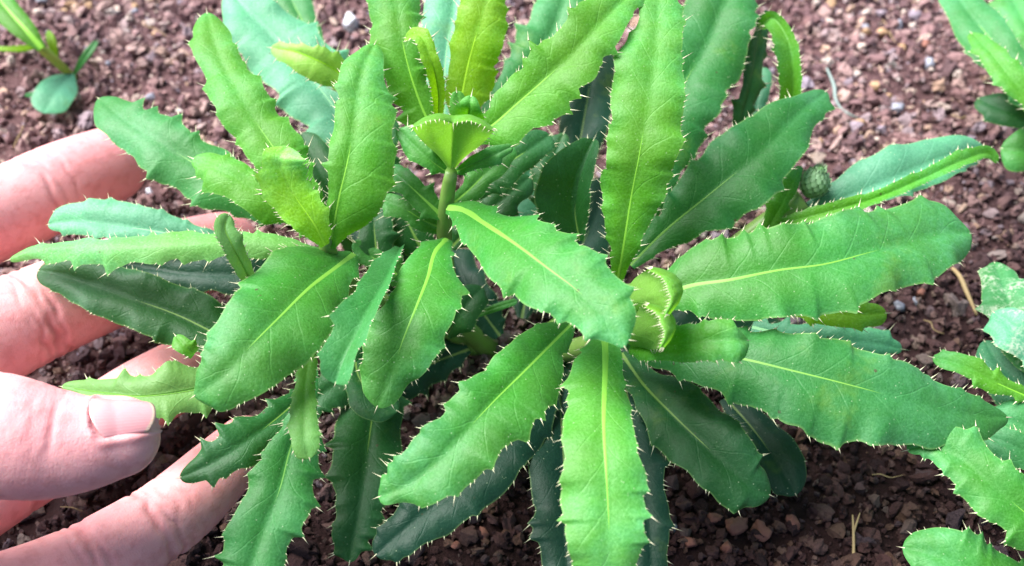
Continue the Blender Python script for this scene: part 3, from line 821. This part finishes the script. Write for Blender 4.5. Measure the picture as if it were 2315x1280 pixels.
# flower bud on the right shoot
def bud():
    c = at(1842, 412, 46); r0 = 34 * upp(c)
    ax = nrm(np.array([0.15, 0.15, 1.0]))
    x1 = nrm(np.cross(ax, [0, 1, 0])); x2 = np.cross(ax, x1)
    V, F = [], []
    n, ns = 14, 20
    prof = [(math.sin(math.pi * min(0.97, 0.12 + 0.86 * i / (n - 1))) ** 0.75, -1.0 + 2.1 * i / (n - 1)) for i in range(n)]
    for pr, h in prof:
        for j in range(ns):
            an = 6.2832 * j / ns
            V.append(c + ax * h * r0 * 1.05 + (x1 * math.cos(an) + x2 * math.sin(an)) * r0 * pr * 0.95)
    for i in range(n - 1):
        for j in range(ns):
            k = (j + 1) % ns
            F.append((i*ns+j, i*ns+k, (i+1)*ns+k, (i+1)*ns+j))
    F.append(tuple(range(ns))[::-1]); F.append(tuple((n-1)*ns+j for j in range(ns)))
    b = mesh_obj('flower_bud', V, F, M_BUD, TH, c)
    V, F = [], []
    for row in range(8):
        hh = -0.8 + row * 0.24
        for j in range(11):
            an = 6.2832 * (j + 0.5 * (row % 2)) / 11
            pr = lambda h: math.sin(math.pi * np.clip(0.12 + 0.86 * (h + 1) / 2.1, 0, 0.97)) ** 0.75 * 0.95
            def pt(h, da, o):
                a2 = an + da
                return c + ax * h * r0 * 1.05 + (x1 * math.cos(a2) + x2 * math.sin(a2)) * r0 * (pr(h) + o)
            k0 = len(V)
            V += [pt(hh, -.2, .02), pt(hh, .2, .02), pt(hh + .2, -.22, .05), pt(hh + .2, .22, .05), pt(hh + .2, 0, .10), pt(hh, 0, .06),
                  pt(hh + .42, 0, .14), pt(hh + .52, 0, .24)]
            F += [(k0, k0+5, k0+4, k0+2), (k0+5, k0+1, k0+3, k0+4), (k0+2, k0+4, k0+6), (k0+4, k0+3, k0+6), (k0+6, k0+3, k0+7), (k0+2, k0+6, k0+7)]
    s = mesh_obj('bracts', V, F, simple('bract_green', (0.26, 0.44, 0.22), 0.5, 0.4, 700), b, c)
    s['kind'] = 'stuff'
bud()

# ---------------------------------------------------------------- neighbouring thistles
def plant(px, py, label):
    b_ = ground_at(px, py)
    e = empty('thistle_plant', b_)
    tag(e, label, 'plant', None)
    return e, b_
P2, b2 = plant(2440, 330, 'neighbouring young thistle rooted past the gravelly soil behind the bud')
tube('stem', [b2 - [0, 0, 4], b2 + [-1, 1, 20], b2 + [-2, 3, 44]], [3.5, 3, 2], M_STEM, P2)
def B(t, *st, **k): return leaf(P2, t, list(st), **k)
B('b', (2400,270,34,14,14),(2340,205,38,50,46),(2288,148,41,58,46),(2240,88,43,60,50),(2195,35,43,52,50),(2150,-25,42,34,36), rib=9, spine=12, tooth=7)
B('m', (2420,300,40,12,12),(2330,225,45,26,36),(2280,170,48,32,36),(2235,115,49,28,28),(2195,74,47,12,12), rib=0, spine=16, tooth=9)
B('d', (2420,310,26,12,12),(2330,272,30,36,40),(2275,250,31,38,36),(2230,232,30,26,26),(2210,222,29,14,14), rib=5, spine=8)
B('g', (2430,340,26,12,12),(2350,345,29,46,50),(2300,340,30,48,48),(2262,335,29,26,30), rib=5, spine=8)
B('g', (2420,200,26,12,12),(2350,100,30,44,50),(2310,40,32,44,50),(2280,-30,32,30,40), rib=5, spine=10)
P3, b3 = plant(2470, 980, 'neighbouring thistle with pale powdery leaves rooted right of the shaded, damp soil')
tube('stem', [b3 - [0, 0, 4], b3 + [-1, 1, 18], b3 + [-2, 3, 36]], [3.5, 3, 2], M_STEM, P3)
def C(t, *st, **k): return leaf(P3, t, list(st), **k)
C('b', (2440,930,26,14,14),(2370,840,31,50,60),(2310,740,34,66,66),(2270,650,34,52,46),(2248,592,32,30,28), rib=5, spine=10)
C('c', (2430,860,34,14,14),(2350,790,38,56,56),(2290,740,40,52,50),(2245,705,39,26,30), rib=4, spine=10)
for o_ in P3.children:
    if o_.name.startswith('leaf'): o_.data.materials[0] = M_POWDER; o_['label'] = 'leaf dusted with pale powdery speckles'
C('s', (2430,940,22,14,14),(2340,900,25,70,70),(2265,830,26,58,58),(2225,770,25,26,26), rib=5, spine=10)
C('m', (2330,900,30,12,12),(2240,860,33,22,28),(2170,825,34,24,28),(2108,808,33,12,14), rib=4, spine=16)
C('b', (2460,1020,24,14,14),(2360,980,27,60,60),(2280,955,27,44,50),(2220,950,26,16,20), rib=4)
C('g', (2460,1270,30,16,16),(2390,1215,34,60,60),(2315,1157,37,72,66),(2230,1086,39,68,64),(2150,1025,39,46,60),(2085,1010,38,24,42),(2050,1018,37,14,30), rib=6, spine=20, a=.45,b=.4)
C('g', (2420,1330,20,16,16),(2290,1320,22,70,60),(2180,1285,23,78,80),(2100,1250,23,62,66),(2040,1238,22,30,40), rib=3, spine=18, tooth=14)
C('b', (2450,1110,22,14,14),(2350,1040,25,50,40),(2270,1000,26,40,40),(2215,985,25,14,14), rib=3)

# ---------------------------------------------------------------- hand
def build_hand():
    fingers = {
        'index': [(-330,640,44,112),(-120,535,37,104),(0,484,32,100),(150,414,26,95),(245,374,22,86)],
        'middle': [(-330,890,40,130),(-120,800,33,122),(0,748,29,117),(110,700,26,108),(200,662,24,103),(380,598,20,96),(505,564,17,86)],
        'ring': [(-330,1300,40,112),(-120,1178,30,97),(0,1103,25,90),(200,973,19,86),(330,890,16,84),(400,850,15,80)],
        'little': [(-330,1480,40,120),(-100,1390,32,108),(124,1308,25,99),(190,1277,23,95),(250,1248,21,96),(380,1168,18,90),(495,1064,15,77),(555,1004,13,66)],
        'thumb': [(-420,1010,74,175),(-200,975,67,152),(-60,972,62,142),(40,992,60,138),(120,1002,58,127),(200,1001,57,108),(268,990,56,92)],
    }
    bm = bmesh.new()
    frames = {}
    def loft(P, rr, ns=28):
        T = nrm(np.gradient(P, axis=0))
        n = len(P)
        # round caps
        rings = []
        for k in range(6, 0, -1):
            a_ = k / 6 * math.pi / 2 * 0.97
            rings.append((P[0] - T[0] * rr[0] * math.sin(a_), rr[0] * math.cos(a_), T[0]))
        for i in range(n): rings.append((P[i], rr[i], T[i]))
        for k in range(1, 7):
            a_ = k / 6 * math.pi / 2 * 0.97
            rings.append((P[-1] + T[-1] * rr[-1] * math.sin(a_) * 1.0, rr[-1] * math.cos(a_), T[-1]))
        prev = None
        for c, r_, t_ in rings:
            vw = nrm(CAM - c); x1 = nrm(vw - t_ * (vw @ t_)); x2 = np.cross(t_, x1)
            ring = [bm.verts.new(c + (x1 * math.cos(6.28318 * j / ns) * 0.94 + x2 * math.sin(6.28318 * j / ns)) * r_) for j in range(ns)]
            if prev:
                for j in range(ns):
                    bm.faces.new((prev[j], prev[(j+1) % ns], ring[(j+1) % ns], ring[j]))
            else: bm.faces.new(ring[::-1])
            prev = ring
        bm.faces.new(prev)
    for nm, st in fingers.items():
        st = np.array(st, float)
        Pc = np.array([at(*s[:3]) for s in st]); rr = st[:, 3] * upp(Pc)
        d = np.concatenate([[0], np.cumsum(np.linalg.norm(np.diff(Pc, axis=0), axis=1))])
        t = np.linspace(0, d[-1], 60)
        P = crom(d, t, Pc); r_ = crom(d, t, rr[:, None])[:, 0]
        frames[nm] = (P, r_, t)
        loft(P, r_)
    # palm, ball of the thumb and wrist, outside the picture
    wr = at(-1250, 1120, 78)
    wr2 = wr + np.array([-120, -20, 18])
    for nm, r0, r1 in (('index', 15, 20), ('middle', 16, 22), ('ring', 15, 22), ('little', 15, 20), ('thumb', 17, 22)):
        a_ = frames[nm][0][1]
        tt = np.linspace(0, 1, 24)[:, None]
        off = (np.array([{'index': 1, 'middle': .5, 'ring': -.4, 'little': -1, 'thumb': 0}[nm]])[0]) * np.array([0, 14, 0])
        pts = a_ + (wr + off - a_) * tt
        r_ = np.interp(tt[:, 0], [0, 0.4, 1], [frames[nm][1][1], r0 + 5, r1])
        loft(pts, r_)
    tt = np.linspace(0, 1, 12)[:, None]
    for s in (-1, 1):
        loft(wr + (wr2 - wr) * tt + np.array([0, 11.0 * s, 0]), np.interp(tt[:, 0], [0, 1], [23, 26]))
    me = bpy.data.meshes.new('tmp')
    bmesh.ops.recalc_face_normals(bm, faces=bm.faces)
    bm.to_mesh(me); bm.free()
    ob = bpy.data.objects.new('tmp', me); COL.objects.link(ob)
    md = ob.modifiers.new('r', 'REMESH'); md.mode = 'VOXEL'; md.voxel_size = 0.7
    sm = ob.modifiers.new('s', 'SMOOTH'); sm.factor = 0.5; sm.iterations = 14
    dg = bpy.context.evaluated_depsgraph_get()
    m2 = bpy.data.meshes.new_from_object(ob.evaluated_get(dg))
    bpy.data.objects.remove(ob); bpy.data.meshes.remove(me)
    nV = len(m2.vertices)
    V = np.zeros(nV * 3); m2.vertices.foreach_get('co', V); V = V.reshape(-1, 3)
    Nn = np.zeros(nV * 3); m2.vertices.foreach_get('normal', Nn); Nn = Nn.reshape(-1, 3)
    # nearest finger and position along it
    best = np.full(nV, 1e9); along = np.zeros(nV); which = np.zeros(nV, int)
    names = list(frames)
    for fi, nm in enumerate(names):
        P, r_, t = frames[nm]
        for i in range(len(P)):
            dd = np.linalg.norm(V - P[i], axis=1) / r_[i]
            m = dd < best
            best[m] = dd[m]; which[m] = fi; along[m] = t[i]
    # refine along by projecting
    for fi, nm in enumerate(names):
        P, r_, t = frames[nm]; T = nrm(np.gradient(P, axis=0))
        m = which == fi
        ii = np.clip(np.searchsorted(t, along[m]), 0, len(t) - 1)
        along[m] = t[ii] + ((V[m] - P[ii]) * T[ii]).sum(-1)
    crease = np.zeros(nV); blush = np.zeros(nV); disp = np.zeros(nV)
    def ca(nm, px):       # arc position for an image x
        P, r_, t = frames[nm]
        return np.interp(px, proj(P)[:, 0], t)
    cr = [('index', 70, .5, .9), ('index', 92, .35, .7), ('index', 120, .25, .5), ('index', -90, .6, 1.0),
          ('middle', 48, .55, .8), ('middle', 72, .7, .9), ('middle', 95, .5, .7), ('middle', 30, .3, .5), ('middle', 320, .5, .9), ('middle', 345, .4, .8),
          ('little', 195, .55, .8), ('little', 214, .4, .6), ('little', 340, .65, .8), ('little', 358, .5, .7), ('little', 378, .3, .5), ('little', 165, .3, .5),
          ('little', 405, .25, .4), ('ring', 30, .5, .8), ('ring', 240, .4, .8),
          ('thumb', 92, 0.19, .8), ('thumb', 112, 0.28, .8), ('thumb', 128, 0.25, .7), ('thumb', 74, 0.19, .7), ('thumb', 55, 0.14, .6), ('thumb', -30, .5, 1.0)]
    for nm, px, dep, sg in cr:
        fi = names.index(nm)
        m = which == fi
        c0 = ca(nm, px)
        wob = np.array([mnoise.noise(Vector(v) * 0.22 + Vector((px * .37, 0, 0))) for v in V[m]]) * 1.7
        g = np.exp(-((along[m] - c0 - wob) / sg) ** 2)
        brk = np.array([0.55 + 0.6 * mnoise.noise(Vector(v) * 0.16 + Vector((0, px * .21, 4))) for v in V[m]])
        g = g * np.clip(brk, 0, 1)
        fac = 1.0
        if nm == 'thumb':       # knuckle wrinkles sit on the nail side only
            P, r_, t = frames[nm]
            c = np.array([P[np.argmin(abs(t - a_))] for a_ in along[m]])
            hn = nrm(V[m] - c)
            fac = np.clip(hn @ nrm(UP * 0.8 - FW * 0.5) * 1.8 - 0.4, 0, 1)
        disp[m] -= g * dep * 1.5 * fac
        crease[m] = np.maximum(crease[m], g * np.clip(dep * 1.3, 0, 1) * fac)
    for fi, nm in enumerate(names):
        m = which == fi
        t = frames[nm][2]; r_ = frames[nm][1]
        L = t[-1] + r_[-1]
        if nm == 'thumb': blush[m] = 0.25 * np.exp(-((along[m] - ca(nm, 100)) / 9) ** 2) + 0.1
        else:
            e = np.clip((along[m] - (L - 34)) / 34, 0, 1)
            blush[m] = 0.25 + 0.6 * e
    # nail bed on the thumb
    P, r_, t = frames['thumb']
    i1 = np.argmin(abs(proj(P)[:, 0] - 212))
    t0 = t[i1]; t1 = t[-1] + r_[-1] * 0.93
    th0, thw = R(46), R(45)
    Tt = nrm(np.gradient(P, axis=0))
    def frame(s):
        sc_ = min(max(s, t[0]), t[-1])
        c = np.array([np.interp(sc_, t, P[:, q]) for q in range(3)]); T = nrm(np.array([np.interp(sc_, t, Tt[:, q]) for q in range(3)]))
        vw = nrm(CAM - c); x1 = nrm(vw - T * (vw @ T))
        x2 = nrm(UP - T * (UP @ T)); x2 = nrm(x2 - x1 * (x2 @ x1))
        return c + T * (s - sc_), T, x1, x2, float(np.interp(sc_, t, r_))
    m = np.where(which == names.index('thumb'))[0]
    cmid, Tm, x1m, x2m, rm = frame((t0 + t1) / 2)
    for vi in m:
        s = along[vi]
        if s < t0 - 6: continue
        c, T, x1, x2, rr = frame(s)
        dv = V[vi] - c; th = math.atan2(dv @ x2, dv @ x1)
        su = (s - t0) / (t1 - t0); tv = (th - th0) / thw
        e = max(abs(tv), -su * 3 + 1 if su < 0.33 else 0)
        q_ = math.hypot(max(0, (0.18 - su) / 0.18) if su < 0.18 else 0, abs(tv)) if su < .18 else abs(tv)
        if su > 1.05: continue
        if q_ < 1: disp[vi] -= 0.55 * min(1, (1 - q_) * 6)
        else: disp[vi] += 0.5 * math.exp(-((q_ - 1.12) / 0.14) ** 2)
    V += Nn * disp[:, None]
    origin = np.array([at(-200, 1000, 30)[0], at(-200, 1000, 30)[1], 30])
    m2.vertices.foreach_set('co', ((V - origin) * U).ravel())
    m2.polygons.foreach_set('use_smooth', [True] * len(m2.polygons))
    m2.materials.clear(); m2.materials.append(M_SKIN)
    a3 = m2.attributes.new('skinco', 'FLOAT_VECTOR', 'POINT')
    a3.data.foreach_set('vector', np.stack([crease, np.clip(blush, 0, 1), along], -1).ravel())
    m2.update()
    h = bpy.data.objects.new('hand', m2); COL.objects.link(h)
    h.location = Vector(origin * U)
    tag(h, 'bare human hand, palm up under the leaves, its thumb folded across', 'hand')
    # nail plate
    nu, nvv = 26, 22
    Vn, co, F = [], [], []
    for i in range(nu):
        su = i / (nu - 1)
        for j in range(nvv):
            tv = -1 + 2 * j / (nvv - 1)
            # rounded base and rounded free edge
            bse = 0.20 * tv * tv * 0.9
            end = 1.0 - 0.16 * abs(tv) ** 2.4
            s = t0 + (t1 - t0) * (bse + (end - bse) * su)
            c, T, x1, x2, rr = frame(s)
            ex = max(0.0, (s - t[-1] + 4) / (r_[-1] + 4))
            rad = rr * (1 - 0.32 * ex ** 2.2)
            th = th0 + thw * tv * 0.98
            Rn = rad * (0.945 + 0.05 * (1 - tv * tv))
            Vn.append(c + (x1 * math.cos(th) * 0.95 + x2 * math.sin(th)) * Rn)
            co.append((su, tv, 0))
    for i in range(nu - 1):
        for j in range(nvv - 1):
            F.append((i*nvv+j, i*nvv+j+1, (i+1)*nvv+j+1, (i+1)*nvv+j))
    no = mesh_obj('thumbnail', Vn, F, M_NAIL, h, np.array(Vn).mean(0))
    sl = no.modifiers.new('solid', 'SOLIDIFY'); sl.thickness = 0.35 * U; sl.offset = 0
    a4 = no.data.attributes.new('nailco', 'FLOAT_VECTOR', 'POINT')
    a4.data.foreach_set('vector', np.array(co, float).ravel())
build_hand()

# ---------------------------------------------------------------- seedling
sb = ground_at(168, 172)
SE = empty('seedling', sb)
tag(SE, 'small smooth leaved seedling with one rounded leaf, alone on bare soil', 'seedling')
tube('stem', [sb - [0, 0, 3], at(150, 160, 5), at(118, 130, 12), at(75, 92, 18), at(20, 20, 24)], [1.3, 1.4, 1.6, 1.6, 1.2], simple('seedling_stem', (0.30, 0.42, 0.05), .45, .2, 300, .2), SE)
def D(t, *st, **k): return leaf(SE, t, list(st), plain=True, rough=.15, wave=.02, **k)
D('c', (166,168,4,4,4),(145,185,5,32,32),(122,215,6,42,44),(104,245,5,36,36),(98,256,5,26,26), rib=0, a=.15,b=.2, tipr=24)
D('b', (165,172,3,3,3),(185,140,8,8,8),(205,112,11,9,9),(220,92,12,5,5), rib=0, a=.6)
D('y', (128,145,8,4,4),(122,115,12,9,9),(112,80,15,9,9),(108,68,15,5,5), rib=0)
D('y', (82,105,18,4,4),(50,108,20,10,6),(15,110,21,7,5),(-25,108,21,6,6), rib=0)
D('m', (95,110,18,10,10),(60,70,22,26,22),(20,25,25,34,26),(-25,-30,27,30,26),(-60,-75,28,16,16), rib=12)
D('b', (125,200,2,5,5),(90,212,4,8,8),(55,216,5,4,4), rib=0)
# ---------------------------------------------------------------- straws, pebbles
def straw(name, pts, rad, label, cat='straw', mat=M_STRAW):
    o = tube(name, pts, rad, mat, None, 6)
    return tag(o, label, cat)
g = lambda x, y, dz=0.6: ground_at(x, y) + [0, 0, dz]
straw('dry_straw', [g(2143, 612, 2), g(2160, 645, 4), g(2175, 680, 4), g(2203, 722, 2)], [.5, .7, .7, .4], 'bent dry straw lying on dark soil by the powdery thistle')
tw = straw('dry_twig', [g(1925, 1300, 2), g(1922, 1250, 3.5), g(1918, 1215, 5), g(1914, 1190, 6)], [.4, .4, .35, .2], 'thin forked tan twig on the shaded, damp reddish soil', 'twig')
tube('twig_fork', [g(1920, 1222, 4.6), g(1924, 1205, 6), g(1928, 1190, 7)], [.3, .25, .15], M_STRAW, tw, 6)
straw('pale_fibre', [g(1935, 280, 2.5), g(1905, 268, 3), g(1885, 245, 3.4), g(1880, 215, 4), g(1862, 180, 5)], [.25, .35, .45, .7, .35],
      'thin bluish grey plant fibre beside a round tan pebble', 'fibre', simple('fibre_grey', (0.20, 0.26, 0.24), .6))
rf = random.Random(5)
for i, (x, y, an, ln) in enumerate([(330, 70, .4, 60), (60, 300, 2.0, 50), (1990, 60, 1.1, 55), (2150, 270, .3, 45), (1880, 130, 2.4, 40), (2080, 730, .8, 60),
                                    (1960, 1080, .2, 70), (150, 1160, .2, 60)]):
    q0 = np.array([x, y]); dv = np.array([math.cos(an), math.sin(an)]) * ln
    pts = [g(*(q0 + dv * f + np.array([rf.uniform(-6, 6), rf.uniform(-6, 6)])), 2.2 + rf.uniform(0, 1)) for f in (0, .35, .7, 1)]
    tag(straw('root_fibre', pts, [.1, .15, .14, .07], 'x'), 'fine dry root fibre lying on the soil crumbs', 'root', 'dry root fibres on the soil')
PEB = {}
def pebble(px, py, spx, col, label, group, k=0):
    c = ground_at(px, py)
    s = spx * upp(c)
    key = (k,)
    if key not in PEB:
        V, F = lump(ICO3, 500 + k, 0.55)
        PEB[key] = (V, F.tolist())
    V, F = PEB[key]
    rot = rots(1)[0]
    o = mesh_obj('pebble', (V @ rot.T) * s + c + [0, 0, s * 0.55 + 0.8], F, col, None, c)
    return tag(o, label, 'pebble', group)
M_TAN = simple('pebble_tan', (0.36, 0.22, 0.12), .7, .3, 500, bump=.6)
M_PALE = simple('pebble_pale', (0.46, 0.36, 0.31), .7, .3, 500, bump=.6)
M_BLUE = simple('pebble_bluegrey', (0.24, 0.24, 0.29), .65, .3, 500, bump=.6)
M_RED = simple('pebble_red', (0.22, 0.085, 0.06), .75, .3, 500, bump=.6)
M_WHT = simple('pebble_white', (0.58, 0.58, 0.64), .6, .2, 500, bump=.5)
pebble(1943, 288, 15, M_TAN, 'round tan pebble at the end of a thin pale fibre', None, 1)
pebble(795, 66, 24, M_WHT, 'bluish white stone on the soil behind the tall leaves', None, 2)
pebble(340, 440, 9, M_WHT, 'white chip on the soil between the upper two fingers', None, 3)
for i, (x, y, s) in enumerate([(1955,82,13),(1990,85,14),(1875,22,15),(2035,116,11),(1975,205,14),(2005,228,11),(1800,275,10),(1850,330,10),(310,25,11),(205,25,12),(165,20,12),(355,85,9),(150,35,10)]):
    pebble(x, y, s, M_TAN, 'tan angular pebble among the brown soil crumbs', 'tan pebbles in the soil', 4 + i % 4)
for i, (x, y, s) in enumerate([(1945,115,13),(1877,60,12),(2075,12,10),(1955,38,11),(1975,325,10),(130,240,13),(380,62,9),(95,40,14),(190,230,12),(30,150,12),(300,12,16)]):
    pebble(x, y, s, M_PALE, 'pale pinkish pebble among the brown soil crumbs', 'pale pebbles in the soil', 8 + i % 4)
for i, (x, y, s) in enumerate([(2100,155,16),(1955,70,10),(2030,65,11),(2020,260,20),(2030,700,15),(305,38,12),(100,10,14),(245,155,10),(345,230,12),(1520,1200,14),(2065,690,9)]):
    pebble(x, y, s, M_BLUE, 'blue grey pebble among the brown soil crumbs', 'blue grey pebbles in the soil', 12 + i % 4)
for i, (x, y, s) in enumerate([(1610,1180,20),(1660,1200,26),(1720,1215,22),(1560,1235,18),(1640,1250,22),(1790,1190,20),(2080,670,12),(2090,110,12),(1095,1215,16),(1030,1240,14)]):
    pebble(x, y, s, M_RED, 'dark reddish clod among the brown soil crumbs', 'reddish clods in the soil', 16 + i % 4)
print('TRIS', sum(sum(len(p.vertices) - 2 for p in o.data.polygons) for o in COL.objects if o.type == 'MESH' and len(o.data.polygons) < 100000), [(o.name, len(o.data.polygons)) for o in COL.objects if o.type == 'MESH' and len(o.data.polygons) > 50000])
print('LEAVES', len(LEAFLOG))
for l in LEAFLOG: print(l)
